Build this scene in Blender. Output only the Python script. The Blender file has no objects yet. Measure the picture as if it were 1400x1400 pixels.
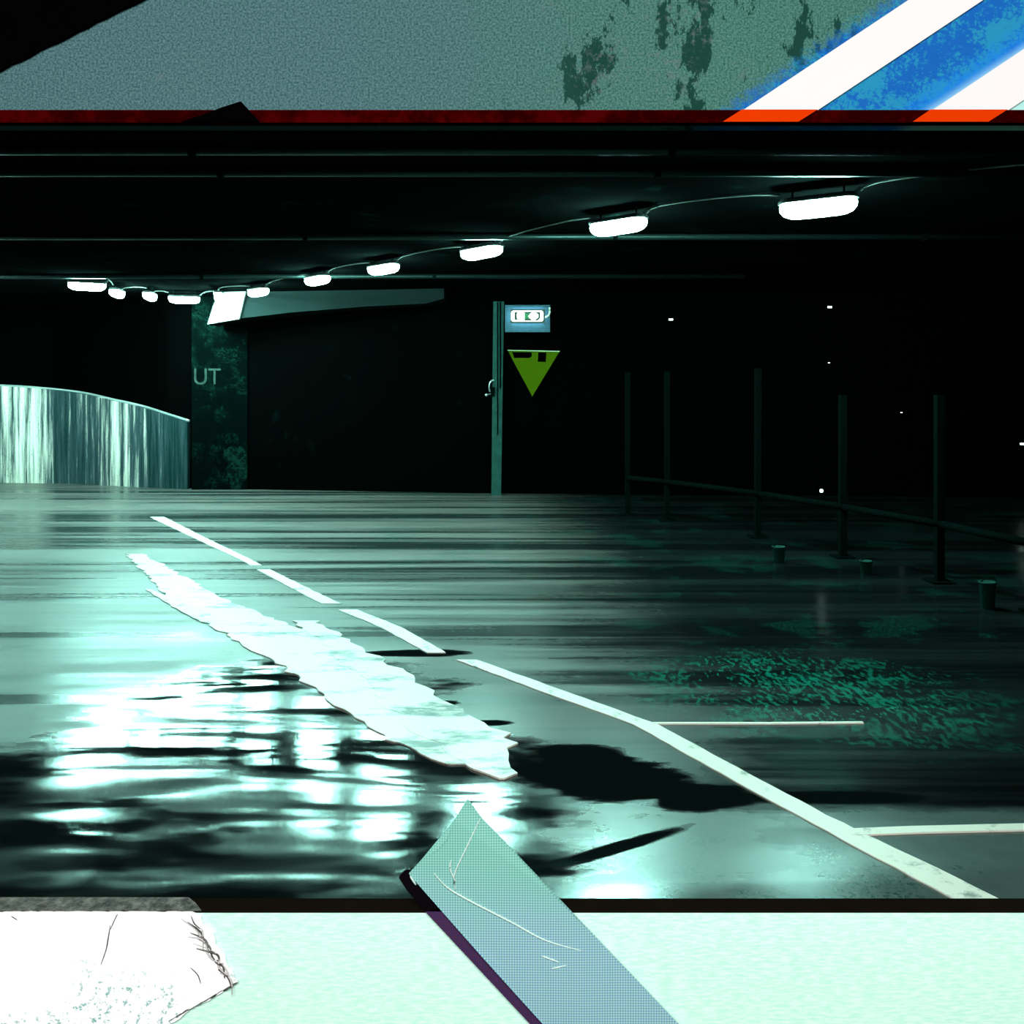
import bpy, bmesh, math, random
from mathutils import Vector, Matrix
random.seed(7)
S = bpy.context.scene
COL = S.collection
F, H, CX, HZ = 1200.0, 1.5, 700.0, 540.0      # focal length in px (1400 px frame), eye height, centre column, horizon row

def fl(px, py):                               # point of the floor
    Y = F * H / (py - HZ); return Vector(((px - CX) / F * Y, Y, 0))
def at(px, py, Y):                            # point at a depth
    return Vector(((px - CX) / F * Y, Y, H + (HZ - py) / F * Y))

# ------------------------------------------------------------------ materials
class N:
    def __init__(s, name):
        s.m = bpy.data.materials.new(name); s.m.use_nodes = True
        s.nt = s.m.node_tree; s.nt.nodes.clear()
        s.out = s.nt.nodes.new('ShaderNodeOutputMaterial')
        s._p = None
    def node(s, t, **kw):
        n = s.nt.nodes.new(t)
        for k, v in kw.items(): setattr(n, k, v)
        return n
    def link(s, a, b): s.nt.links.new(a, b)
    def setin(s, sock, v):
        if hasattr(v, 'is_linked') or isinstance(v, bpy.types.NodeSocket): s.link(v, sock)
        else: sock.default_value = v
    def math(s, op, a, b=0.0, c=0.0, clamp=False):
        n = s.node('ShaderNodeMath', operation=op, use_clamp=clamp)
        s.setin(n.inputs[0], a); s.setin(n.inputs[1], b); s.setin(n.inputs[2], c)
        return n.outputs[0]
    def pos(s):
        if s._p is None: s._p = s.node('ShaderNodeNewGeometry').outputs['Position']
        return s._p
    def xyz(s):
        n = s.node('ShaderNodeSeparateXYZ'); s.link(s.pos(), n.inputs[0]); return n.outputs
    def mapping(s, scale=(1,1,1), loc=(0,0,0), vec=None):
        n = s.node('ShaderNodeMapping'); s.link(vec or s.pos(), n.inputs['Vector'])
        n.inputs['Scale'].default_value = scale; n.inputs['Location'].default_value = loc
        return n.outputs[0]
    def noise(s, scale=5, detail=4, rough=.55, vec=None, dist=0.0):
        n = s.node('ShaderNodeTexNoise'); s.link(vec or s.pos(), n.inputs['Vector'])
        n.inputs['Scale'].default_value = scale; n.inputs['Detail'].default_value = detail
        n.inputs['Roughness'].default_value = rough; n.inputs['Distortion'].default_value = dist
        return n.outputs['Fac']
    def ss(s, v, a, b, to0=0.0, to1=1.0):     # smoothstep a..b
        n = s.node('ShaderNodeMapRange', interpolation_type='SMOOTHSTEP')
        s.setin(n.inputs['Value'], v); n.inputs['From Min'].default_value = a; n.inputs['From Max'].default_value = b
        n.inputs['To Min'].default_value = to0; n.inputs['To Max'].default_value = to1
        return n.outputs['Result']
    def mix(s, fac, a, b):
        n = s.node('ShaderNodeMix', data_type='RGBA')
        s.setin(n.inputs[0], fac)
        for i, v in ((6, a), (7, b)):
            if isinstance(v, tuple): n.inputs[i].default_value = (*v[:3], 1)
            else: s.link(v, n.inputs[i])
        return n.outputs[2]
    def mixf(s, fac, a, b):
        n = s.node('ShaderNodeMix', data_type='FLOAT')
        s.setin(n.inputs[0], fac); s.setin(n.inputs[2], a); s.setin(n.inputs[3], b); return n.outputs[0]
    def ramp(s, v, stops):
        n = s.node('ShaderNodeValToRGB'); s.setin(n.inputs[0], v); e = n.color_ramp.elements
        while len(e) < len(stops): e.new(.5)
        for x, (p, c) in zip(e, stops): x.position = p; x.color = (*c, 1)
        return n.outputs[0]
    def bump(s, h, strength=.3, dist=.01):
        n = s.node('ShaderNodeBump'); s.setin(n.inputs['Height'], h); s.setin(n.inputs['Strength'], strength)
        n.inputs['Distance'].default_value = dist; return n.outputs[0]
    def diff(s, color, normal=None):
        b = s.node('ShaderNodeBsdfDiffuse')
        if isinstance(color, tuple): b.inputs[0].default_value = (*color[:3], 1)
        else: s.link(color, b.inputs[0])
        if normal is not None: s.link(normal, b.inputs['Normal'])
        s.link(b.outputs[0], s.out.inputs[0]); return s.m
    def bsdf(s, color, rough=.6, metal=0.0, normal=None, spec=.5):
        b = s.node('ShaderNodeBsdfPrincipled')
        if isinstance(color, tuple): b.inputs['Base Color'].default_value = (*color[:3], 1)
        else: s.link(color, b.inputs['Base Color'])
        s.setin(b.inputs['Roughness'], rough); s.setin(b.inputs['Metallic'], metal)
        s.setin(b.inputs['Specular IOR Level'], spec)
        if normal is not None: s.link(normal, b.inputs['Normal'])
        s.link(b.outputs[0], s.out.inputs[0]); return s.m

def matte(name, c, var=.25, scale=30, c2=None):
    n = N(name); f = n.noise(scale, 4)
    return n.diff(n.mix(f, tuple(x*(1-var) for x in c), c2 or tuple(min(1, x*(1+var)) for x in c)))
def plain(name, c, rough=.6, metal=0.0, var=.25, scale=30, spec=.5):
    n = N(name); f = n.noise(scale, 4)
    return n.bsdf(n.mix(f, tuple(x*(1-var) for x in c), tuple(min(1, x*(1+var)) for x in c)), rough, metal,
                  n.bump(f, .15, .002), spec)
def emis(name, c, strength):
    n = N(name); e = n.node('ShaderNodeEmission'); e.inputs[0].default_value = (*c, 1); e.inputs[1].default_value = strength
    n.link(e.outputs[0], n.out.inputs[0]); return n.m

LAMP_COL = (.43, 1.0, .87)
M = {}
M['lamp_glass'] = emis('lamp_glass', LAMP_COL, 410)
M['housing'] = plain('housing', (.03, .035, .035), .5)
M['pipe_metal'] = plain('pipe_metal', (.02, .04, .037), .42, .8)
M['steel'] = plain('steel', (.5, .52, .52), .3, .7)
M['cable'] = matte('cable', (.10, .11, .105))
M['post_paint'] = matte('post_paint', (.022, .066, .058), var=.6, scale=7)
M['dim_metal'] = matte('dim_metal', (.0012, .0032, .0028))
M['black'] = matte('black', (.0004, .0004, .0004))
M['dark_wall'] = None
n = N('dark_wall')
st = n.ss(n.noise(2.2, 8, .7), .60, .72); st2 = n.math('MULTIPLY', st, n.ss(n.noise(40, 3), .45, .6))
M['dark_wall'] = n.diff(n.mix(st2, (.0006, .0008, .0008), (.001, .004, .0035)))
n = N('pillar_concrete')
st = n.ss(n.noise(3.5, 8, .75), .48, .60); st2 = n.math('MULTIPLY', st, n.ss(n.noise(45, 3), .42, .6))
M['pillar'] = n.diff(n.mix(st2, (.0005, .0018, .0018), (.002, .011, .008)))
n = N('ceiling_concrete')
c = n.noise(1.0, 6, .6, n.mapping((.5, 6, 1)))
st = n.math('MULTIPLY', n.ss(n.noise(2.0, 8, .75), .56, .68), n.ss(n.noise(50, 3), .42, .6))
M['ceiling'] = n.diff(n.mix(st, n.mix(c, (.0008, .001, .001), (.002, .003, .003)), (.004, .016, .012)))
n = N('barrier_concrete')                      # board-marked concrete: vertical streaks
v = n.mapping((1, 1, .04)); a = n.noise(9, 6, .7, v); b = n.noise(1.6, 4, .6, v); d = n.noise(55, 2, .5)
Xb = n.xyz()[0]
light_bands = n.ramp(n.math('DIVIDE', n.math('ADD', n.math('ADD', Xb, 9.5), n.math('MULTIPLY', n.math('SUBTRACT', b, .5), .8)), 4.4),     # lamp pools on the barrier put into pale and dark bands
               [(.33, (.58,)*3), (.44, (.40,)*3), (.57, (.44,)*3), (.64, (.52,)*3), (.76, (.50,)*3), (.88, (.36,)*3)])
col = n.ramp(n.math('ADD', n.math('MULTIPLY', a, .5), n.math('MULTIPLY', light_bands, .5)),
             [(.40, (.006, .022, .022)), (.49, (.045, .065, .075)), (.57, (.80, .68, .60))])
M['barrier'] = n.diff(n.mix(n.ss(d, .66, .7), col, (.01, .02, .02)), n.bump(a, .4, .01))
n = N('white_paint')
w = n.ss(n.noise(7, 6, .7), .30, .44)
M['paint'] = n.bsdf(n.mix(w, (.28, .26, .23), (.95, .82, .72)), .45)
n = N('worn_paint_glare')  # white bands: paint with the wet floor's glare put into the colour
w = n.ss(n.noise(2.6, 7, .72, n.mapping((.7, 1.8, 1))), .34, .48)
M['worn_paint_glare'] = n.bsdf(n.mix(w, (.10, .11, .10), (.95, .82, .72)), .35)

# floor: damp asphalt, drawn-out drag marks, a rippled film of water and still puddles
n = N('wet_asphalt')
X, Y, Z = n.xyz()
warp = n.noise(2.6, 6, .6, n.mapping((.8, 2.0, 1)))
warp2 = n.noise(9, 4, .6, n.mapping((.6, 1.6, 1)))
wv = n.math('ADD', n.math('MULTIPLY', n.math('SUBTRACT', warp, .5), 1.6), n.math('MULTIPLY', n.math('SUBTRACT', warp2, .5), .5))
def ell(px, py, rx, ry, rot=0.0, soft=.15, wob=1.0):
    """mask of an elliptical pool on the floor, its rim broken up by noise"""
    c = fl(px, py); ca, sa = math.cos(rot), math.sin(rot)
    dx = n.math('SUBTRACT', X, c.x); dy = n.math('SUBTRACT', Y, c.y)
    u = n.math('DIVIDE', n.math('ADD', n.math('MULTIPLY', dx, ca), n.math('MULTIPLY', dy, sa)), rx)
    w = n.math('DIVIDE', n.math('SUBTRACT', n.math('MULTIPLY', dy, ca), n.math('MULTIPLY', dx, sa)), ry)
    r = n.math('SQRT', n.math('ADD', n.math('MULTIPLY', u, u), n.math('MULTIPLY', w, w)))
    return n.ss(n.math('ADD', r, n.math('MULTIPLY', wv, wob)), 1 + soft, 1 - soft)
def union(*ms):
    r = ms[0]
    for m in ms[1:]: r = n.math('MAXIMUM', r, m)
    return r
film = union(ell(340, 1010, .88, 1.15, 0, .2, .8), ell(150, 1160, 1.6, .8, 0, .12, .6), ell(570, 1075, .62, .62, 0, .2, .7))
sheen = union(ell(610, 965, .60, 1.0, .35, .4, .7), ell(800, 1010, .62, .55, 0, .3, .7), ell(790, 1140, .55, .34, 0, .3, .6))
still = union(ell(820, 1062, .34, .22, -.25, .15, .9), ell(960, 1090, .20, .10, .2, .15, .9), ell(790, 1030, .2, .1, 0, .2, .8),
              ell(840, 1160, .30, .035, .5, .25, .5), ell(570, 893, .32, .07, 0, .2, .5), ell(1130, 1090, .35, .05, 0, .25, .5), ell(600, 962, .10, .05, .2, .2, .9), ell(668, 988, .10, .04, 0, .2, .9))
drag = n.math('ADD', n.math('MULTIPLY', n.noise(1.0, 7, .62, n.mapping((.18, 5.5, 1))), .45), n.math('MULTIPLY', n.noise(1.0, 5, .6, n.mapping((.05, 1.5, 1), (0, 3.3, 0))), .55))
fine = n.noise(160, 3, .6)
grain = n.noise(18, 5, .65)
right_shade = n.ss(n.math('ADD', X, n.math('MULTIPLY', wv, .6)), -.3, 1.4)          # shade of the parking side put into a near-black floor colour
col = n.mix(n.ss(drag, .42, .58), n.mix(right_shade, (.012, .016, .016), (.0025, .0035, .0035)), n.mix(right_shade, (.105, .085, .078), (.006, .009, .009)))
slab = n.math('MULTIPLY', n.ss(n.math('ADD', Y, n.math('MULTIPLY', wv, .10)), 3.22, 3.12), n.ss(n.math('ADD', X, n.math('MULTIPLY', wv, .3)), .35, .6))
col = n.mix(slab, col, n.mix(grain, (.055, .075, .07), (.10, .12, .115)))     # paler concrete patch
stain = n.math('MULTIPLY', n.ss(n.noise(1.3, 8, .72, n.mapping((1, 1, 1), (3.1, 1.7, 0))), .53, .60), n.ss(n.noise(60, 3), .46, .60))
col = n.mix(n.math('MULTIPLY', stain, .8), col, (.003, .045, .032))
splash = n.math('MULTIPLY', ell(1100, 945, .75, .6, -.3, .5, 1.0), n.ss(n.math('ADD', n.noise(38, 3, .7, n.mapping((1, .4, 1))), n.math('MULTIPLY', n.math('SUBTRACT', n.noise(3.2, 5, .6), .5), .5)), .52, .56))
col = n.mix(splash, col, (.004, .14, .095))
col = n.mix(union(film, still), col, (.003, .005, .005))
rough = n.mixf(n.ss(drag, .42, .58), n.mixf(right_shade, .20, .10), n.mixf(right_shade, .48, .22))
rough = n.math('ADD', rough, n.math('MULTIPLY', grain, .06))
swirl = n.noise(1.0, 4, .6, n.mapping((1.1, 2.6, 1), (5, 2, 0)))
rough = n.mixf(sheen, rough, .31)
rough = n.mixf(film, rough, n.mixf(n.ss(swirl, .40, .56), .05, .17))
rough = n.mixf(still, rough, .03)
rip = n.noise(1.0, 1.5, .5, n.mapping((1.1, 4.6, 1)), .3)
hgt = n.math('ADD', n.math('MULTIPLY', rip, 1.0), n.math('MULTIPLY', fine, .012))
bs = n.mixf(film, .05, .30); bs = n.mixf(still, bs, .02)
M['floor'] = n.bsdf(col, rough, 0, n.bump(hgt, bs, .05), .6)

# collage border bands, modelled as an added front wall
n = N('upper_band')
X, Y, Z = n.xyz()
th = math.radians(33.4)                        # slope of the painted stripes
dist = n.math('SUBTRACT', n.math('MULTIPLY', X, math.sin(th)), n.math('MULTIPLY', n.math('SUBTRACT', Z, 1.5), math.cos(th)))
p0 = ((1010-700)/F)*math.sin(th) - ((540-155)/F)*math.cos(th)
gr = n.noise(420, 2, .7); big = n.noise(1.3, 3, .5); spk = n.noise(120, 4, .7)
base = n.mix(n.ss(n.math('ADD', X, n.math('MULTIPLY', n.math('SUBTRACT', big, .5), .5)), -.25, .25), (.026, .082, .088), (.018, .100, .070))
base = n.mix(n.ss(gr, .30, .70), n.mix(.45, base, (.005, .01, .01)), n.mix(.10, base, (.4, .5, .5)))
blot = n.math('MULTIPLY', n.ss(n.noise(11, 8, .72, n.mapping((1, 1, .45))), .54, .555), n.ss(X, -.06, .08))
base = n.mix(blot, base, (.006, .030, .022))
pale = n.math('MULTIPLY', n.ss(n.noise(4, 6, .7, n.mapping((1,1,1),(2,0,.7))), .56, .66), n.ss(spk, .5, .6))
base = n.mix(n.math('MULTIPLY', pale, .5), base, (.08, .10, .105))
dd = n.math('ADD', dist, n.math('MULTIPLY', n.math('SUBTRACT', spk, .5), .05))
rel = n.math('SUBTRACT', dd, p0)
blue = n.ss(rel, -.022, .004)  # blue glow beside the stripes put into the colour
bcol = n.mix(n.ss(n.math('ADD', n.math('MULTIPLY', n.noise(16, 6, .7), .6), n.math('MULTIPLY', n.noise(190, 3, .8), .4)), .48, .54), (.006, .07, .26), (.012, .15, .26))
bcol = n.mix(n.ss(rel, .085, .125), bcol, (.008, .12, .42))
bcol = n.mix(n.ss(n.math('SUBTRACT', dist, p0), .108, .128), bcol, (.25, .45, .42))
M['upper_collage'] = n.diff(n.mix(blue, base, bcol), normal=n.bump(gr, .2, .001))
M['stripe_white'] = matte('stripe_white', (.50, .475, .465), var=.03, scale=6)
n = N('red_strip'); r1 = n.noise(14, 5, .7)
M['red_strip'] = n.diff(n.mix(n.ss(r1, .42, .62), (.010, .0, .0), (.034, .0003, .0003)))
M['orange'] = matte('orange', (.42, .022, .0), var=.06, scale=8)
n = N('mint_band')
f1 = n.noise(1, 5, .7, n.mapping((60, 60, 380))); f2 = n.noise(5, 4, .6)
M['mint'] = n.bsdf(n.mix(n.ss(f1, .38, .62), n.mix(f2, (.40, .80, .62), (.52, .84, .68)), (.64, .88, .77)), .8, normal=n.bump(f1, .1, .001))
M['dark_strip'] = matte('dark_strip', (.006, .0045, .003))
n = N('torn_paper')
c1 = n.noise(28, 8, .75, n.mapping((1, 1, .6))); c2 = n.noise(160, 4, .7); c3 = n.noise(6, 3, .5)
fleck = n.math('MULTIPLY', n.ss(c2, .54, .64), n.ss(c3, .44, .60))
M['paper'] = n.bsdf(n.mix(fleck, (.95, .97, .96), (.20, .42, .38)), .85, normal=n.bump(c1, .35, .003))
n = N('paper_backing')
c1 = n.noise(70, 8, .75)
M['paper_back'] = n.bsdf(n.ramp(c1, [(.38, (.01, .01, .009)), (.5, (.07, .072, .062)), (.66, (.20, .20, .18))]), .9, normal=n.bump(c1, .6, .004))
n = N('halftone_tape')                          # the tape is printed with a fine diagonal dot screen
X, Y, Z = n.xyz(); k = 2*math.pi/(7.0/F)
w1 = n.math('SINE', n.math('MULTIPLY', n.math('ADD', X, Z), k)); w2 = n.math('SINE', n.math('MULTIPLY', n.math('SUBTRACT', X, Z), k))
dots = n.ss(n.math('MULTIPLY', w1, w2), -.4, .4)
big = n.ss(n.math('ADD', n.math('MULTIPLY', Z, -1), n.math('MULTIPLY', n.noise(9, 3), .1)), -.93, -.82)
col = n.mix(dots, n.mix(big, (.08, .34, .24), (.15, .26, .42)), n.mix(big, (.27, .52, .48), (.30, .58, .50)))
M['tape'] = n.bsdf(col, .55)
n = N('tape_shadow_purple'); X, Y, Z = n.xyz()
w1 = n.math('SINE', n.math('MULTIPLY', n.math('ADD', X, Z), k)); w2 = n.math('SINE', n.math('MULTIPLY', n.math('SUBTRACT', X, Z), k))
M['purple'] = n.bsdf(n.mix(n.ss(n.math('MULTIPLY', w1, w2), -.3, .3), (.055, .006, .028), (.014, .008, .075)), .7)
M['tape_shadow_black'] = matte('tape_shadow_black', (.003, .002, .003))
M['crease'] = plain('crease', (.46, .62, .55), .5, var=.08)
n = N('triangle_paint'); t1 = n.noise(30, 5, .7)
M['lime'] = n.diff(n.mix(t1, (.065, .105, .002), (.085, .125, .004)))
M['edge_pale'] = plain('edge_pale', (.8, .85, .55), .5)
M['letter'] = matte('letter', (.022, .038, .033), var=.5, scale=14)
M['sign_lit'] = emis('sign_lit', (.80, 1.0, .92), 3.0)
M['sign_green'] = emis('sign_green', (.06, .42, .16), 1.0)
M['sign_side'] = emis('sign_side', (.45, .85, 1.0), 9.0)
M['sign_dark'] = plain('sign_dark', (.01, .03, .02), .5)
M['sign_back'] = matte('sign_back', (.06, .12, .16))
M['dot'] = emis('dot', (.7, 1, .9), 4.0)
M['bucket'] = matte('bucket', (.015, .05, .042))

# ------------------------------------------------------------------ geometry helpers
def obj(name, bm, mat, parent=None, smooth=False):
    bmesh.ops.recalc_face_normals(bm, faces=bm.faces)
    me = bpy.data.meshes.new(name); bm.to_mesh(me); bm.free()
    if mat: me.materials.append(mat)
    if smooth:
        for p in me.polygons: p.use_smooth = True
    o = bpy.data.objects.new(name, me); COL.objects.link(o)
    if parent: o.parent = parent
    return o
def tag(o, label=None, cat=None, group=None, kind=None):
    if label: o['label'] = label
    if cat: o['category'] = cat
    if group: o['group'] = group
    if kind: o['kind'] = kind
    return o
def empty(name, loc, rz=0.0):
    o = bpy.data.objects.new(name, None); o.empty_display_size = .1; COL.objects.link(o)
    o.location = loc; o.rotation_euler = (0, 0, rz); return o
def box(bm, a, b, rot=None):
    a, b = Vector(a), Vector(b); c = (a+b)/2; d = b-a
    m = Matrix.Translation(c) @ Matrix.Diagonal((abs(d.x), abs(d.y), abs(d.z), 1))
    return bmesh.ops.create_cube(bm, size=1, matrix=m)['verts']
def prism(bm, pts, vec):
    """polygon (3-D points) extruded by vec"""
    vec = Vector(vec); a = [bm.verts.new(Vector(p)) for p in pts]; b = [bm.verts.new(Vector(p)+vec) for p in pts]
    bm.faces.new(a); bm.faces.new(b[::-1]); k = len(pts)
    for i in range(k): bm.faces.new((a[i], b[i], b[(i+1) % k], a[(i+1) % k]))
def tube(bm, path, r, seg=10, taper=None):
    path = [Vector(p) for p in path]; rings = []
    for i, p in enumerate(path):
        t = (path[min(i+1, len(path)-1)] - path[max(i-1, 0)]).normalized()
        u = t.cross(Vector((0, 0, 1)));
        if u.length < 1e-3: u = Vector((1, 0, 0))
        u.normalize(); w = t.cross(u); rr = r if taper is None else r*taper[i]
        rings.append([bm.verts.new(p + rr*(math.cos(2*math.pi*k/seg)*u + math.sin(2*math.pi*k/seg)*w)) for k in range(seg)])
    for a, b in zip(rings, rings[1:]):
        for k in range(seg): bm.faces.new((a[k], a[(k+1) % seg], b[(k+1) % seg], b[k]))
    bm.faces.new(rings[0]); bm.faces.new(rings[-1][::-1])
def lathe(bm, prof, seg=20, origin=(0, 0, 0)):
    o = Vector(origin); rings = []
    for r, z in prof: rings.append([bm.verts.new(o + Vector((r*math.cos(2*math.pi*k/seg), r*math.sin(2*math.pi*k/seg), z))) for k in range(seg)])
    for a, b in zip(rings, rings[1:]):
        for k in range(seg): bm.faces.new((a[k], a[(k+1) % seg], b[(k+1) % seg], b[k]))
    bm.faces.new(rings[0][::-1]); bm.faces.new(rings[-1])
def loft(bm, rings):
    vs = [[bm.verts.new(Vector(p)) for p in r] for r in rings]; k = len(vs[0])
    for a, b in zip(vs, vs[1:]):
        for i in range(k): bm.faces.new((a[i], a[(i+1) % k], b[(i+1) % k], b[i]))
    bm.faces.new(vs[0]); bm.faces.new(vs[-1][::-1])
def rrect(lx, ly, rad, z, seg=6, ox=0.0):
    pts = []
    for sx, sy, a0 in ((1, 1, 0), (-1, 1, 90), (-1, -1, 180), (1, -1, 270)):
        for k in range(seg+1):
            a = math.radians(a0 + 90*k/seg)
            pts.append((ox + sx*(lx/2-rad) + rad*math.cos(a), sy*(ly/2-rad) + rad*math.sin(a), z))
    return pts
def smooth_path(pts, k=6):
    pts = [Vector(p) for p in pts]; out = []
    for i in range(len(pts)-1):
        p0, p1, p2, p3 = pts[max(i-1, 0)], pts[i], pts[i+1], pts[min(i+2, len(pts)-1)]
        for j in range(k):
            t = j/k
            out.append(.5*((2*p1) + (p2-p0)*t + (2*p0-5*p1+4*p2-p3)*t*t + (3*p1-p0-3*p2+p3)*t**3))
    out.append(pts[-1]); return out

# ------------------------------------------------------------------ setting: garage shell
CEIL = 3.06
bm = bmesh.new(); box(bm, (-20, -1.2, -.12), (10, 17.5, 0)); floor = tag(obj('floor', bm, M['floor']), kind='structure')
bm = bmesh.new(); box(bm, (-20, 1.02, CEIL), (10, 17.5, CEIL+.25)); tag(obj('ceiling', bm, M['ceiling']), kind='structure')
def strip_wall(name, pts, t, z0, z1, mat):
    """upright wall following plan points, thickness t away from the camera"""
    bm = bmesh.new(); pts = [Vector(p) for p in pts]; L = []
    for p in pts:
        L.append([bm.verts.new((p.x, p.y, z0)), bm.verts.new((p.x, p.y, z1)), bm.verts.new((p.x, p.y+t, z1)), bm.verts.new((p.x, p.y+t, z0))])
    for a, b in zip(L, L[1:]):
        for i in range(4): bm.faces.new((a[i], b[i], b[(i+1) % 4], a[(i+1) % 4]))
    bm.faces.new(L[0]); bm.faces.new(L[-1][::-1])
    return obj(name, bm, mat)
pc = fl(690, 676.5)
back = [(-20, 16.9), (-8.6, 16.4), (fl(262, 669.5).x-.5, fl(262, 669.5).y+.35), (fl(262, 669.5).x, fl(262, 669.5).y+.16),
        (pc.x, pc.y+.16), (9.9, 12.7)]
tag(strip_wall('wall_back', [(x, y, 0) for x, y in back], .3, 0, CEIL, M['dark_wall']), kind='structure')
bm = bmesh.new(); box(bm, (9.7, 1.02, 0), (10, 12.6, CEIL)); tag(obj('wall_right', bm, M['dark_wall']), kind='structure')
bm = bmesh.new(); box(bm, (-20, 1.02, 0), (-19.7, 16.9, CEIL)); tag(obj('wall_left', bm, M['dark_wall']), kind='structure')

# painted floor markings, 3 mm coats on the asphalt
def slab_row(bm, prev, p, q):
    cur = [bm.verts.new(c) for c in (p, q, Vector((q.x, q.y, .0004)), Vector((p.x, p.y, .0004)))]
    if prev is None: bm.faces.new(cur)
    else:
        for i in range(4): bm.faces.new((prev[i], prev[(i+1) % 4], cur[(i+1) % 4], cur[i]))
    return cur
NM = [0]
def marking(rows, mat, label=None, jag=0.0):
    """rows: (left px, right px, py) from far to near"""
    NM[0] += 1; zt = .002 + .0008*NM[0]
    bm = bmesh.new(); L = []
    for a, b, y in rows:
        p, q = fl(a, y), fl(b, y); L.append((p, q))
    dense = []
    for (p, q), (p2, q2) in zip(L, L[1:]):
        m = max(2, int((p2-p).length/.06))
        for k in range(m): dense.append((p.lerp(p2, k/m), q.lerp(q2, k/m)))
    dense.append(L[-1]); prev = None
    for p, q in dense:
        p = p + Vector((random.uniform(-jag, jag), 0, zt)); q = q + Vector((random.uniform(-jag, jag), 0, zt))
        prev = slab_row(bm, prev, p, q)
    bm.faces.new(prev)
    return tag(obj('painted_line', bm, mat, floor), label)
marking([(205, 225, 707), (268, 284, 737), (326, 341, 764), (343, 358, 773)], M['paint'], 'thin white line near the far wall', .004)
marking([(352, 370, 779), (396, 418, 803), (440, 466, 826)], M['paint'], 'thin white line, middle dash', .004)
marking([(462, 488, 834), (520, 548, 858), (584, 610, 893)], M['paint'], 'thin white line before the dark gap', .004)
marking([(624, 652, 903), (740, 772, 946), (866, 898, 991), (1002, 1040, 1068), (1090, 1130, 1116), (1275, 1335, 1215), (1335, 1400, 1250)], M['paint'], 'long thin white line', .004)
marking([(172, 196, 758), (206, 252, 790), (240, 330, 830), (318, 440, 872), (390, 520, 915), (455, 575, 960), (510, 622, 1000), (560, 636, 1025), (606, 640, 1046)], M['worn_paint_glare'], 'broad white band of paint and painted wet gloss', .03)
marking([(198, 206, 806), (235, 262, 830), (275, 310, 850)], M['paint'], 'short spur of white paint', .01)
marking([(404, 432, 850), (452, 500, 890), (500, 575, 935), (530, 628, 970), (570, 690, 1004), (618, 705, 1032), (650, 704, 1052), (676, 692, 1066)], M['worn_paint_glare'], 'second white band, paint widened with painted floor glare', .035)
def cross_line(pts, w, label):
    bm = bmesh.new(); prev = None
    for x, y in pts:
        p = fl(x, y); d = Vector((0, w/2, 0)); prev = slab_row(bm, prev, p - d + Vector((0, 0, .0065)), p + d + Vector((0, 0, .0065)))
    bm.faces.new(prev)
    tag(obj('painted_line', bm, M['paint'], floor), label)
cross_line([(1162, 1139.5), (1250, 1136), (1420, 1132)], .045, 'thin cross line at the lower right')
cross_line([(893, 990), (1050, 990), (1180, 989)], .018, 'faint cross line beyond it')

# curved board-marked barrier of the ramp
rows = [(-330, 657, 527), (-200, 658, 526), (-90, 659, 526), (0, 660, 528), (60, 660.8, 532), (110, 662, 538), (150, 664, 547), (190, 666, 556), (225, 667.6, 567), (256, 669, 577)]
path = smooth_path([fl(x, b) for x, b, t in rows], 5)
tops = smooth_path([at(x, t, fl(x, b).y) for x, b, t in rows], 5)
bm = bmesh.new(); L = []
for p, t in zip(path, tops):
    L.append([bm.verts.new(p), bm.verts.new((p.x, p.y, t.z)), bm.verts.new((p.x, p.y+.2, t.z)), bm.verts.new((p.x, p.y+.2, 0))])
for a, b in zip(L, L[1:]):
    for i in range(4): bm.faces.new((a[i], b[i], b[(i+1) % 4], a[(i+1) % 4]))
bm.faces.new(L[0]); bm.faces.new(L[-1][::-1])
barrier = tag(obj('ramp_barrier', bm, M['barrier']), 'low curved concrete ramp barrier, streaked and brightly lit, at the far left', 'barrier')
bm = bmesh.new(); edge = []
for p, t in zip(path, tops): edge.append(Vector((p.x, p.y+.1, t.z+.012)))
tube(bm, edge, .022, 6)
tag(obj('edge_rail', bm, M['steel'], barrier, True), 'pale rounded top edge')

# pillar with painted letters
a, b = fl(262, 669.5), fl(334, 671)
bm = bmesh.new(); box(bm, (a.x, a.y, 0), (b.x, a.y+.3, CEIL-.001)); pil = tag(obj('concrete_pillar', bm, M['pillar']), 'dark stained concrete pillar carrying the pale letters UT', 'pillar')
def text(body, name, size, loc, mat, parent, depth=.004, sx=1.0):
    cu = bpy.data.curves.new(name, 'FONT'); cu.body = body; cu.size = size; cu.extrude = depth; cu.align_x = 'CENTER'; cu.align_y = 'CENTER'
    t = bpy.data.objects.new(name, cu); COL.objects.link(t)
    me = bpy.data.meshes.new_from_object(t.evaluated_get(bpy.context.evaluated_depsgraph_get()))
    bpy.data.objects.remove(t); bpy.data.curves.remove(cu)
    me.transform(Matrix.Translation(loc) @ Matrix.Rotation(math.pi/2, 4, 'X') @ Matrix.Diagonal((sx, 1, 1, 1)))
    me.materials.clear(); me.materials.append(mat)
    o = bpy.data.objects.new(name, me); COL.objects.link(o); o.parent = parent; return o
tag(text('UT', 'lettering', .37, at(283, 516, a.y-.004), M['letter'], pil, .004, .92), 'pale letters UT')
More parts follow.
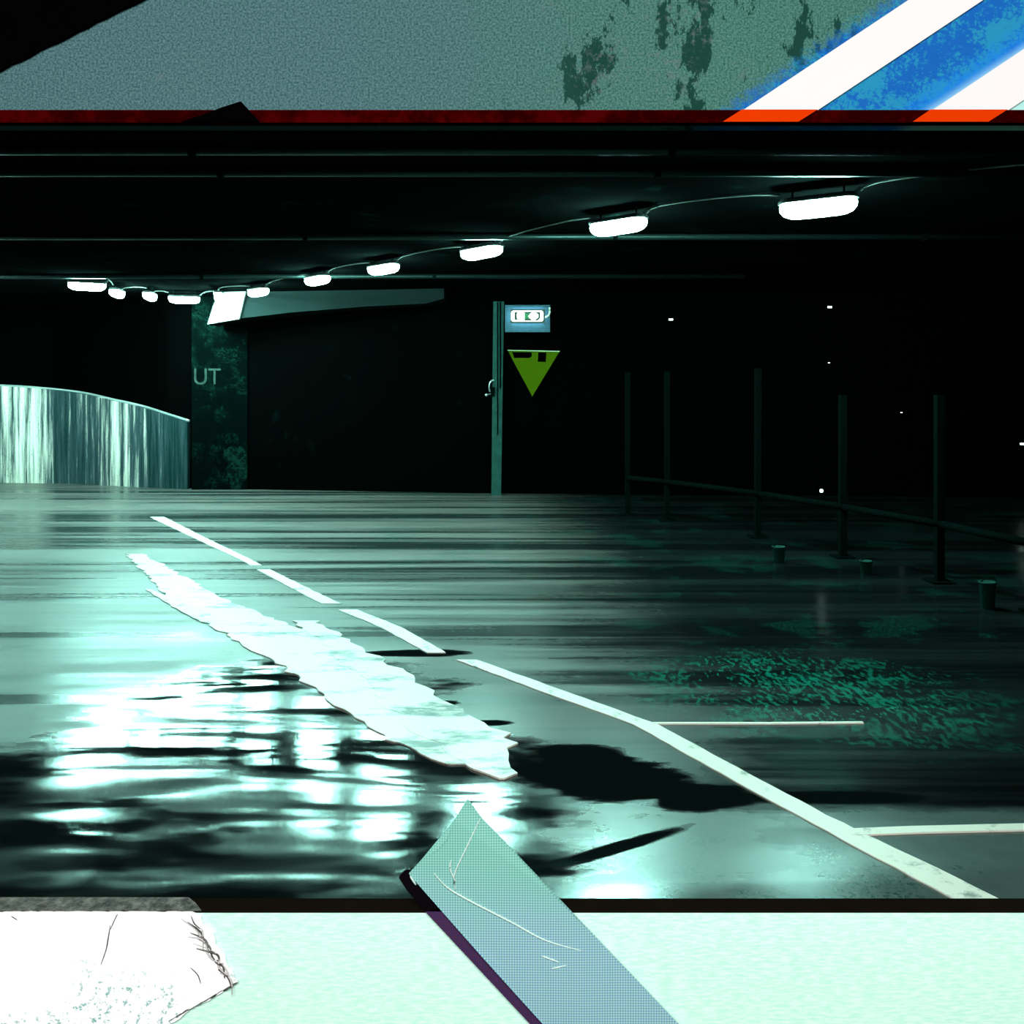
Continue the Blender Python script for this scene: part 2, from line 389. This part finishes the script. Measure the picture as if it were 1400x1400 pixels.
# rough painted patch low on the pillar
bm = bmesh.new(); c = at(331, 636, a.y); pts = []
for k in range(40):
    t = 2*math.pi*k/40; r = (.27+.05*math.sin(3*t+1))*(1+random.uniform(-.13, .13)); pts.append((c.x-.03+r*.95*math.cos(t), a.y-.004, c.z + r*1.15*math.sin(t)))
pts = [(min(p[0], b.x-.005), p[1], max(p[2], .01)) for p in pts]
prism(bm, pts, (0, .005, 0))
n = N('green_patch'); g = n.noise(14, 6, .7)
M['green_patch'] = n.diff(n.mix(n.ss(g, .47, .53), (.001, .004, .0035), (.003, .015, .011)))
tag(obj('paint_patch', bm, M['green_patch'], pil), 'ragged green paint blotch')

# haunched beam under the ceiling
d = 13.35
pts = [at(296, 400, d), at(283, 443, d), at(330, 435, d-.1), at(400, 427, d-.25), at(500, 419, d-.4), at(583, 415, d-.5), at(607, 408, d-.5), at(607, 398, d-.5)]
pts = [Vector((p.x, p.y, min(p.z, CEIL-.001))) for p in pts]
pts[0].z = CEIL-.001; pts[-1].z = CEIL-.001
n = N('beam_concrete'); g = n.noise(3, 5, .6)
M['beam'] = n.diff(n.mix(g, (.006, .011, .011), (.010, .015, .015)))
bm = bmesh.new(); prism(bm, pts, (0, .45, 0)); bm.normal_update()
hb = tag(obj('ceiling_haunch', bm, M['beam']), 'tapering concrete beam under the ceiling, brightly lit at its left end', 'beam')

M['beam_end_lit'] = matte('beam_end_lit', (.20, .21, .20), .1, 4)  # lamp light on the beam end put into a paler colour
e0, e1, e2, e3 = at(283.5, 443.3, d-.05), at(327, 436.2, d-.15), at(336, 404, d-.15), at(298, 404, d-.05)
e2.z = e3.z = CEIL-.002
bm = bmesh.new(); prism(bm, [e0, e1, e2, e3], (0, .05, 0)); tag(obj('lit_end', bm, M['beam_end_lit'], hb), 'pale brightly lit end of the beam')
# pipes across the ceiling
for py, x0, x1, r, lab in ((236, -9, 9, .030, 'nearest slim pipe across the ceiling above the biggest lamp'), (324, -9, 7, .030, 'slim ceiling pipe passing behind the second biggest lamp'),
                    (206, -9, 9, .03, 'slim ceiling pipe running closest to the upper band'), (378, -14, 3, .03, 'slim ceiling pipe above the cluster of small far lamps')):
    yy = F*(CEIL-r-H)/(HZ-py); bm = bmesh.new(); tube(bm, [(x0, yy, CEIL-r), (x1, yy, CEIL-r)], r, 12)
    o = obj('ceiling_pipe', bm, M['pipe_metal'], None, True); tag(o, lab, 'pipe', 'pipes across the ceiling')
    for k in range(int(x0)+1, int(x1), 3):
        bm = bmesh.new(); box(bm, (k-.02, yy-r-.008, CEIL-2*r-.006), (k+.02, yy+r+.008, CEIL-.0005)); obj('pipe_clip', bm, M['dim_metal'], o)

# ------------------------------------------------------------------ lamps
LZ = 2.9
def make_lamp():
    root = empty('bulkhead_lamp', (0, 0, LZ))
    bm = bmesh.new()                                              # diffuser bowl
    loft(bm, [rrect(.57, .155, .07, .040), rrect(.595, .175, .08, .012), rrect(.588, .168, .078, -.022), rrect(.535, .14, .064, -.052), rrect(.44, .09, .044, -.071), rrect(.34, .05, .024, -.078)])
    obj('diffuser', bm, M['lamp_glass'], root, True)
    bm = bmesh.new()
    loft(bm, [rrect(.62, .20, .09, .034), rrect(.62, .20, .09, .05), rrect(.58, .16, .075, .072), rrect(.5, .1, .045, .078)])
    obj('housing', bm, M['housing'], root, True)
    for s in (-1, 1):
        bm = bmesh.new(); tube(bm, [(s*.2, 0, .075), (s*.2, 0, CEIL-LZ)], .008, 8); lathe(bm, [(.03, CEIL-LZ-.008), (.03, CEIL-LZ-.0005)], 12, (s*.2, 0, 0))
        obj('hanger', bm, M['dim_metal'], root)
    bm = bmesh.new(); tube(bm, smooth_path([(.27, 0, .06), (.31, 0, .085), (.33, 0, .10)], 3), .018, 10)
    obj('cable_gland', bm, M['cable'], root, True)
    return root
def copy_tree(o, parent=None):
    c = o.copy(); COL.objects.link(c)
    if parent: c.parent = parent
    for ch in list(o.children): copy_tree(ch, c)
    return c
spots = [(1118, 282), (845, 311), (658, 349), (524, 371), (434, 386), (353, 402), (299, 408), (252, 412), (205, 408), (160, 404), (119, 394)]
labs = ['biggest glowing bulkhead lamp of the row, at its right end', 'glowing bulkhead lamp, second from the right end of the row',
        'glowing bulkhead lamp, third from the right end, above the left of the exit sign', 'glowing bulkhead lamp, fourth from the right end of the row',
        'glowing bulkhead lamp, fifth from the right end, small', 'glowing bulkhead lamp hanging before the lit beam, sixth from the right end',
        'small glowing bulkhead lamp right at the bright end of the beam', 'wide low glowing lamp just left of the bright beam end',
        'tiny glowing lamp third from the left end of the row', 'tiny glowing lamp second from the left end of the row', 'slim flat glowing lamp at the left end of the row']
P = []
for x, y in spots:
    Yd = F*(LZ-H)/(HZ-y); P.append(Vector(((x-CX)/F*Yd, Yd, LZ)))
yaw = []
for i, p in enumerate(P):
    q0, q1 = P[max(i-1, 0)], P[min(i+1, len(P)-1)]; t = q0 - q1; yaw.append(math.atan2(t.y, t.x))
yaw[0] = math.atan2(-.62, 1)
yaw[7] = math.radians(12); yaw[8] = math.radians(100); yaw[9] = math.radians(100); yaw[10] = math.radians(25); yaw[6] = math.radians(-72)
scale = [1.0]*11
scale[0] = .93; scale[1] = .90; scale[2] = .94; scale[3] = .82; scale[4] = .80; scale[5] = .74; scale[6] = .72; scale[8] = .72; scale[9] = .72; scale[7] = .75; scale[10] = .75
ZS = [1.0, .90] + [.80]*9
lamp = make_lamp(); lamps = []
for i, p in enumerate(P):
    o = lamp if i == 0 else copy_tree(lamp)
    zs = ZS[i]; p.z = CEIL-(CEIL-LZ)*zs
    o.location = p; o.rotation_euler = (0, 0, yaw[i]); o.scale = (scale[i], scale[i], zs)
    tag(o, labs[i], 'lamp', 'bulkhead lamps along the ceiling'); lamps.append(o)
# each lamp's supply cable loops up to the ceiling and on towards the next lamp
for i in range(len(P)):
    r = Matrix.Rotation(yaw[i], 3, 'Z'); e = P[i] + r @ Vector((.325*scale[i], 0, .098*ZS[i]))
    if i == 0: nxt = P[0] + Vector((1.6, -.9, .14))
    else:
        rn = Matrix.Rotation(yaw[i-1], 3, 'Z'); nxt = P[i-1] + rn @ Vector((-.30*scale[i-1], 0, .115*ZS[i-1]))
    d = nxt - e; top = CEIL-.016
    a1 = e + d*.12; a1.z = top-.012; a2 = e + d*.45; a2.z = top; a3 = e + d*.8; a3.z = top-.006
    inv = Matrix.Translation(P[i]) @ Matrix.Rotation(yaw[i], 4, 'Z') @ Matrix.Diagonal((scale[i], scale[i], ZS[i], 1)); inv.invert()
    bm = bmesh.new(); tube(bm, smooth_path([e, a1, a2, a3, nxt], 6), .008, 8); bm.transform(inv)
    obj('supply_cable', bm, M['cable'], lamps[i], True)
# the row goes on along the ramp beyond the frame and lights it from there
for x, y, a_ in ((-7.6, 11.2, 40), (-9.5, 10.6, 45), (-9.4, 13.0, 30)):
    o = copy_tree(lamp); [bpy.data.objects.remove(c) for c in list(o.children) if c.name.startswith('supply')]
    o.location = (x, y, LZ); o.rotation_euler = (0, 0, math.radians(a_)); tag(o, 'glowing bulkhead lamp beyond the left end of the visible row')

# ------------------------------------------------------------------ post, exit sign, triangle
py_ = pc.y
post = empty('steel_post', (fl(681, 676).x, py_, 0))
tag(post, 'tall pale green steel post left of the exit sign', 'post')
bm = bmesh.new()
loft(bm, [[(-.10, -.05, 0), (.045, -.05, 0), (.045, .05, 0), (-.10, .05, 0)], [(-.070, -.05, CEIL-.16), (.09, -.05, CEIL-.16), (.09, .05, CEIL-.16), (-.070, .05, CEIL-.16)]])
obj('shaft', bm, M['post_paint'], post)
bm = bmesh.new(); box(bm, (-.015, -.066, .9), (.002, -.051, CEIL-.17)); obj('cover_strip', bm, M['dim_metal'], post)
bm = bmesh.new(); box(bm, (.025, -.066, 1.6), (.045, -.051, CEIL-.17)); obj('cover_strip', bm, M['dim_metal'], post)
lt = bmesh.new(); box(lt, (-.13, -.08, 1.48), (-.05, -.05, 1.62)); latch = obj('latch', lt, M['dim_metal'], post)
bm = bmesh.new(); tube(bm, smooth_path([(-.06, -.09, 1.72), (-.11, -.10, 1.70), (-.13, -.10, 1.62), (-.12, -.09, 1.55)], 4), .012, 8); obj('latch_hook', bm, M['steel'], latch, True)
bm = bmesh.new(); bmesh.ops.create_uvsphere(bm, u_segments=12, v_segments=8, radius=.024, matrix=Matrix.Translation((-.17, -.1, 1.50))); tube(bm, [(-.17, -.1, 1.5), (-.1, -.07, 1.52)], .008, 6); obj('latch_knob', bm, M['steel'], latch, True)

Yw = py_ - .075
sg = empty('exit_sign', at(721, 453, Yw)); tag(sg, 'small lit exit sign with a green arrow on a bluish backing plate beside the post', 'sign')
o0 = Vector(sg.location)
def rel(px, py, dy=0.0): return at(px, py, Yw) - o0 + Vector((0, dy, 0))
def rect(bm, x0, y0, x1, y1, dy0, dy1):
    p = rel(x0, y1); q = rel(x1, y0); box(bm, (p.x, dy0, p.z), (q.x, dy1, q.z))
bm = bmesh.new(); rect(bm, 690.5, 419, 752, 454, .0, .015); obj('backing_plate', bm, M['sign_back'], sg)
bm = bmesh.new(); rect(bm, 690.5, 417.5, 752, 420, -.06, .0); obj('hood', bm, M['sign_back'], sg)
bm = bmesh.new(); rect(bm, 699, 424.5, 743.5, 441.5, -.07, -.001)
bx = obj('light_box', bm, M['sign_side'], sg)
bm = bmesh.new(); rect(bm, 697.5, 423.5, 745, 442.5, -.074, -.0695); obj('rim', bm, M['sign_dark'], bx)
bm = bmesh.new(); c = rel(720.7, 432.8); w = (743-699)/F*Yw; h = (440.5-425.5)/F*Yw
loft(bm, [[(c.x+p[0], z, c.z+p[1]) for p in rrect(w, h, .04, 0)] for z in (-.0742, -.082)]); face = obj('lit_face', bm, M['sign_lit'], bx)
def shape(name, pts, mat, par=bx, dy=-.083):
    bm = bmesh.new(); prism(bm, [rel(x, y, dy) for x, y in pts], (0, -.004, 0)); return obj(name, bm, mat, par)
shape('bar_mark', [(703.5, 427.5), (708, 427.5), (706.5, 430), (706.8, 435.5), (708, 438), (703.5, 438)], M['sign_dark'])
shape('green_block', [(717, 429), (725, 429), (722, 433), (725, 437), (717, 437)], M['sign_green'])
shape('bar_mark', [(717, 427), (727.5, 427), (725.5, 429.2), (717, 429.2)], M['sign_dark'])
shape('bar_mark', [(717, 436.6), (725.5, 436.6), (727.5, 438.8), (717, 438.8)], M['sign_dark'])
shape('arrow_mark', [(731, 427.5), (738.5, 427.5), (738.5, 435.5), (735, 438.8), (730.5, 438.8), (735.8, 434.5), (735.8, 430.5)], M['sign_dark'])
bm = bmesh.new(); tube(bm, smooth_path([rel(745, 434, -.03), rel(749.5, 432, -.04), rel(751.5, 427, -.04), rel(751.5, 420.5, -.04)], 4), .014, 8); obj('cable', bm, M['edge_pale'], sg, True)
Yt = py_ + .10
T = [at(694, 479, Yt), at(765, 480.5, Yt), at(727.5, 542, Yt)]
tr = empty('triangle_sign', T[2]); tag(tr, 'yellow green triangular sign pointing down, with two black marks', 'sign')
def tri(name, pts, y0, y1, mat):
    bm = bmesh.new(); prism(bm, [(p.x-T[2].x, y0, p.z-T[2].z) for p in pts], (0, y1-y0, 0)); return obj(name, bm, mat, tr)
tri('sign_plate', T, -.02, .0, M['lime'])
tri('black_mark', [at(x, y, Yt) for x, y in ((700, 481.5), (727, 481.8), (727, 487), (724, 489.5), (703, 489.5))], -.026, -.021, M['black'])
tri('black_mark', [at(x, y, Yt) for x, y in ((736, 482), (747, 482), (746, 495), (735, 494.5))], -.026, -.021, M['black'])
bm = bmesh.new(); tube(bm, [T[0]-T[2]+Vector((0, -.024, 0)), T[1]-T[2]+Vector((0, -.024, 0))], .007, 6); obj('edge_bead', bm, M['edge_pale'], tr)

# ------------------------------------------------------------------ guard rail and dark clutter at the right
gp = [(858, 704), (912, 712), (1036, 735), (1152, 762), (1284, 796), (1420, 838)]
G = [fl(x, y) for x, y in gp]
gr = empty('guard_rail', G[0]); tag(gr, 'dim tubular guard rail with tall slim posts running along the right side', 'railing')
for i, g in enumerate(G):
    l = g - G[0]; top = 1.78 if i < 3 else (1.5 if i < 5 else 1.1)
    bm = bmesh.new(); box(bm, l+Vector((-.03, -.03, 0)), l+Vector((.03, .03, top))); box(bm, l+Vector((-.09, -.09, 0)), l+Vector((.09, .09, .015)))
    obj('post', bm, M['dim_metal'], gr)
for a_, b_ in zip(G, G[1:]):
    for z in (.47, ):
        bm = bmesh.new(); tube(bm, [a_-G[0]+Vector((0, -.05, z)), b_-G[0]+Vector((0, -.05, z))], .03, 10); obj('rail', bm, M['dim_metal'], gr, True)
q = at(1123, 671, G[3].y+.35)-G[0]
bm = bmesh.new(); tube(bm, [(q.x, q.y, q.z-.01), (q.x, q.y+.03, .47)], .006, 6); lathe(bm, [(.02, q.z-.022), (.02, q.z-.016)], 10, (q.x, q.y, 0)); mt = obj('reflector_bracket', bm, M['dim_metal'], gr)
bm = bmesh.new(); lathe(bm, [(.012, q.z-.015), (.018, q.z), (.012, q.z+.015)], 10, (q.x, q.y, 0)); obj('reflector', bm, M['dot'], mt)  # the reflector's glint is put in as emission
for i, (x, y, r, h, lab) in enumerate(((1350, 832, .055, .19, 'small pale bucket shape on the dark floor at the far right'), (1065, 770, .055, .15, 'small dim bucket shape under the middle of the guard rail'),
                            (1184, 786, .05, .12, 'tiny dim bucket shape between the two others'))):
    p = fl(x, y); bm = bmesh.new()
    lathe(bm, [(r*.8, 0), (r, h*.95), (r*1.08, h*.95), (r*1.08, h), (r*.95, h), (r*.78, h*.12)], 20, (0, 0, 0))
    o = tag(obj('bucket', bm, M['bucket'], None, True), lab, 'bucket', 'buckets along the guard rail'); o.location = p
    bm = bmesh.new(); tube(bm, smooth_path([(-r, 0, h*.9), (-r*.8, -.03, h*1.1), (0, -.05, h*1.18), (r*.8, -.03, h*1.1), (r, 0, h*.9)], 4), .004, 6); obj('handle', bm, M['dim_metal'], o)
yb = 12.4
for x, y, lab in ((917, 437, 'tiny white pilot light just right of the triangle sign'), (1134, 420, 'tiny white pilot light high on the dark wall'), (1133, 496, 'faint pilot light below the highest one'),
                  (1232, 564, 'faint pilot light low on the dark wall'), (1397, 607, 'tiny white pilot light at the right edge')):
    # the back wall runs from pc to (9.9, 12.7)
    t = (x-CX)/F; y0, y1 = pc.y+.16, 12.7; s_ = (y1-y0)/(9.9-pc.x)
    Yd = (y0 - s_*pc.x)/(1 - s_*t); p = at(x, y, Yd-.02)
    root = empty('pilot_light', p); tag(root, lab, 'light', 'pilot lights on the dark wall')
    bm = bmesh.new(); box(bm, (-.04, -.005, -.03), (.04, .02, .03)); obj('base_plate', bm, M['black'], root)
    k = .35 if 'faint' in lab else 1.0
    bm = bmesh.new(); box(bm, (-.03*k, -.02, -.012*k), (.03*k, -.005, .014*k)); obj('lens', bm, M['dot'], root)

# ------------------------------------------------------------------ collage border bands built as an added wall, at Y = 1 m
W = 1.0
def fp(px, py, y=W): return Vector(((px-CX)/F*W, y, H+(HZ-py)/F*W))
bm = bmesh.new(); box(bm, (-2.6, W, fp(0, 172).z), (2.6, W+.018, CEIL+.2)); head = tag(obj('collage_band', bm, M['upper_collage']), kind='structure')
bm = bmesh.new(); prism(bm, [fp(x, y, W-.003) for x, y in ((1010, 155), (1112, 155), (1720, -250), (1618, -250))], (0, .0025, 0)); tag(obj('stripe', bm, M['stripe_white'], head), 'white diagonal stripe')
bm = bmesh.new(); prism(bm, [fp(x, y, W-.003) for x, y in ((1268, 155), (1372, 155), (1980, -250), (1874, -250))], (0, .0025, 0)); tag(obj('stripe', bm, M['stripe_white'], head), 'white diagonal stripe')
bm = bmesh.new(); box(bm, (-2.6, W-.012, fp(0, 172).z), (2.6, W-.0005, fp(0, 155).z)); tr1 = tag(obj('collage_strip_1', bm, M['red_strip']), kind='structure')
for q in (((1010, 155.3), (1112, 155.3), (1086, 171.7), (984, 171.7)), ((1264, 155.3), (1368, 155.3), (1342, 171.7), (1240, 171.7))):
    bm = bmesh.new(); prism(bm, [fp(x, y, W-.0145) for x, y in q], (0, .0022, 0)); tag(obj('orange_block', bm, M['orange'], tr1), 'bright orange block')
ck = W + .0229
bm = bmesh.new(); box(bm, (-2.6, W, 0), (2.6, ck, fp(0, 1244).z-.003)); low = tag(obj('collage_band', bm, M['mint']), kind='structure')
bm = bmesh.new(); box(bm, (-2.6, W-.0005, fp(0, 1244).z-.003), (2.6, ck, fp(0, 1244).z)); tag(obj('collage_strip_2', bm, M['dark_strip']), kind='structure')

# black scraps on the upper band
def jagged(pts, step=.012, amp=.0012):
    out = []; k = len(pts)
    for i in range(k):
        a_, b_ = pts[i], pts[(i+1) % k]; m = max(1, int((b_-a_).length/step))
        for j in range(m):
            p = a_.lerp(b_, j/m)
            if j: p = p + Vector((random.uniform(-amp, amp), 0, random.uniform(-amp, amp)))
            out.append(p)
    return out
bm = bmesh.new(); prism(bm, jagged([fp(x, y, W-.004) for x, y in ((-110, 153), (-420, 153), (-420, -230), (670, -230), (200, 0), (-60, 128))]), (0, .003, 0))
tag(obj('black_sheet', bm, M['black']), 'black sheet stuck over the upper left corner of the upper collage band', 'paper')
bm = bmesh.new(); prism(bm, jagged([fp(x, y, W-.0155) for x, y in ((255, 171.8), (335, 144.5), (360, 171.8))], .02, .0006), (0, .003, 0))
tag(obj('black_scrap', bm, M['black']), 'small black peaked paper scrap on the red strip', 'paper')

# torn paper over the lower band
pap = empty('torn_paper', fp(100, 1400)); po_ = Vector(pap.location)
tag(pap, 'torn crumpled white paper sheet on the lower left of the lower collage band', 'paper')
edge = [(-200, 1245), (262, 1245), (276, 1252), (279, 1262), (292, 1274), (296, 1290), (309, 1306), (314, 1322), (326, 1340), (302, 1356), (286, 1366), (262, 1377), (247, 1390), (225, 1402), (205, 1425), (-200, 1460)]
bm = bmesh.new(); prism(bm, [p-po_ for p in jagged([fp(x, y, W-.0035) for x, y in edge], .006, .0012)], (0, .003, 0)); obj('front_sheet', bm, M['paper'], pap)
zt = fp(0, 1244).z
def cp(px, y): return Vector(((px-CX)/F*y, y, zt+.0006))
bm = bmesh.new(); prism(bm, [p-po_ for p in (cp(-200, W-.003), cp(275, W-.003), cp(268, W+.01), cp(258, W+.0222), cp(-200, W+.0222))], (0, 0, .0012)); tag(obj('folded_flap', bm, M['paper_back'], pap), 'grey crumpled fold over the dark strip')
def ribbon(parent, org, pts, r, mat, name, y=W-.006):
    bm = bmesh.new(); pp = smooth_path([fp(px, py, y)-org for px, py in pts], 5); k = len(pp)
    tube(bm, pp, r, 6, [max(.25, math.sin(math.pi*(i+.5)/k)**.5) for i in range(k)]); return obj(name, bm, mat, parent, True)
rnd = random.Random(3)
for k in range(16):                                                # torn fibres and creases along the ragged edge
    t = k/15; x0 = 272 + 46*t; y0 = 1246 + 78*t
    ln = [(x0-rnd.uniform(2, 30), y0+rnd.uniform(0, 6)), (x0+rnd.uniform(-8, 2), y0+rnd.uniform(10, 16)), (x0+rnd.uniform(-2, 8), y0+rnd.uniform(20, 34))]
    ribbon(pap, po_, ln, rnd.uniform(.0006, .0012), M['stripe_white'] if k % 2 else M['paper_back'], 'torn_fibre', W-.0045)
for k in range(10):
    t = k/9; x0 = 236 + 84*t; y0 = 1391 - 47*t
    ribbon(pap, po_, [(x0-4, y0+2), (x0+1, y0-1+rnd.uniform(-1, 1)), (x0+6, y0-4)], rnd.uniform(.0004, .0012), M['paper_back'], 'torn_fibre', W-.004)
for ln, r_ in (([(140, 1316), (147, 1296), (150, 1280), (153, 1262)], .0007), ([(153, 1268), (160, 1252), (163, 1247)], .0006), ([(262, 1320), (272, 1330), (276, 1342)], .0006), ([(18, 1250), (26, 1255)], .0005)):
    ribbon(pap, po_, ln, r_, M['paper_back'], 'crease', W-.0038)

# adhesive tape
tp = empty('adhesive_tape', fp(840, 1400)); to = Vector(tp.location)
tag(tp, 'wide wrinkled teal strip of adhesive tape running diagonally over the lower band edge', 'tape')
outl = [(560, 1190), (578, 1170), (600, 1156), (612, 1142), (622, 1116), (632, 1100), (640, 1088), (657, 1112), (760, 1221), (850, 1314), (932, 1400), (1010, 1483), (822, 1483), (748, 1400), (660, 1302)]
NX = Vector((1, 0, 1)).normalized()
bm = bmesh.new()
def puck(p):                                                      # gentle buckles of the tape
    return W - .0085 - .0012*math.sin(p.x*60+p.z*25)
front = [fp(x, y) for x, y in outl]; front = [Vector((p.x, puck(p), p.z))-to for p in front]
prism(bm, front, (0, .0016, 0)); bmesh.ops.triangulate(bm, faces=[f for f in bm.faces if len(f.verts) > 4])
obj('strip', bm, M['tape'], tp)
def under(name, pts, mat, y=W-.0045):  # dark strips modelled in place of the tape's cast shadow
    bm = bmesh.new(); prism(bm, [fp(x, yy, y)-to for x, yy in pts], (0, .0035, 0)); return obj(name, bm, mat, tp)
tag(under('tape_shadow', [(582, 1243.5), (610, 1236), (840, 1483), (804, 1483), (728, 1400)], M['purple']), 'dark purple strip standing for the tape shadow')
tag(under('tape_shadow_end', [(546, 1197), (553, 1189), (562, 1188), (602, 1236), (612, 1243), (582, 1243), (556, 1213)], M['tape_shadow_black']), 'black end of the modelled tape shadow')
for ln, r in (([(594, 1188), (612, 1207), (640, 1224), (700, 1255), (745, 1279), (797, 1294)], .0012), ([(657, 1114), (640, 1150), (622, 1190), (624, 1212)], .0010), ([(740, 1300), (764, 1309)], .0010), ([(752, 1318), (774, 1313)], .0008), ([(562, 1192), (570, 1204)], .0012), ([(618, 1170), (616, 1182), (624, 1200)], .0010)):
    ribbon(tp, to, ln, r, M['crease'], 'crease', W-.0088)

# ------------------------------------------------------------------ added unseen fill light for the front bands, world, camera
al = bpy.data.lights.new('front_fill', 'AREA'); al.shape = 'RECTANGLE'; al.size = 3.2; al.size_y = .12; al.energy = 74; al.color = (1.0, 1.0, 1.0); al.spread = math.radians(120)
ao = bpy.data.objects.new('front_fill', al); COL.objects.link(ao); ao.location = (0, -1.1, 2.62)
ao.rotation_euler = (Vector((0, 2.1, -1.2)).to_track_quat('-Z', 'Y')).to_euler()
w = bpy.data.worlds.new('world'); S.world = w; w.use_nodes = True
w.node_tree.nodes['Background'].inputs[0].default_value = (0, 0, 0, 1)
cam = bpy.data.cameras.new('camera'); co = bpy.data.objects.new('camera', cam); COL.objects.link(co)
co.location = (0, 0, H); co.rotation_euler = (math.pi/2, 0, 0)
cam.sensor_width = 36; cam.lens = 36*F/1400; cam.shift_y = -(CX-HZ)/1400; cam.clip_start = .02
S.camera = co
S.view_settings.view_transform = 'Standard'; S.view_settings.look = 'None'; S.view_settings.exposure = 0.0; S.view_settings.gamma = 1
S.view_settings.use_curve_mapping = False
S.cycles.use_denoising = True; S.cycles.sample_clamp_indirect = 8; S.cycles.max_bounces = 8
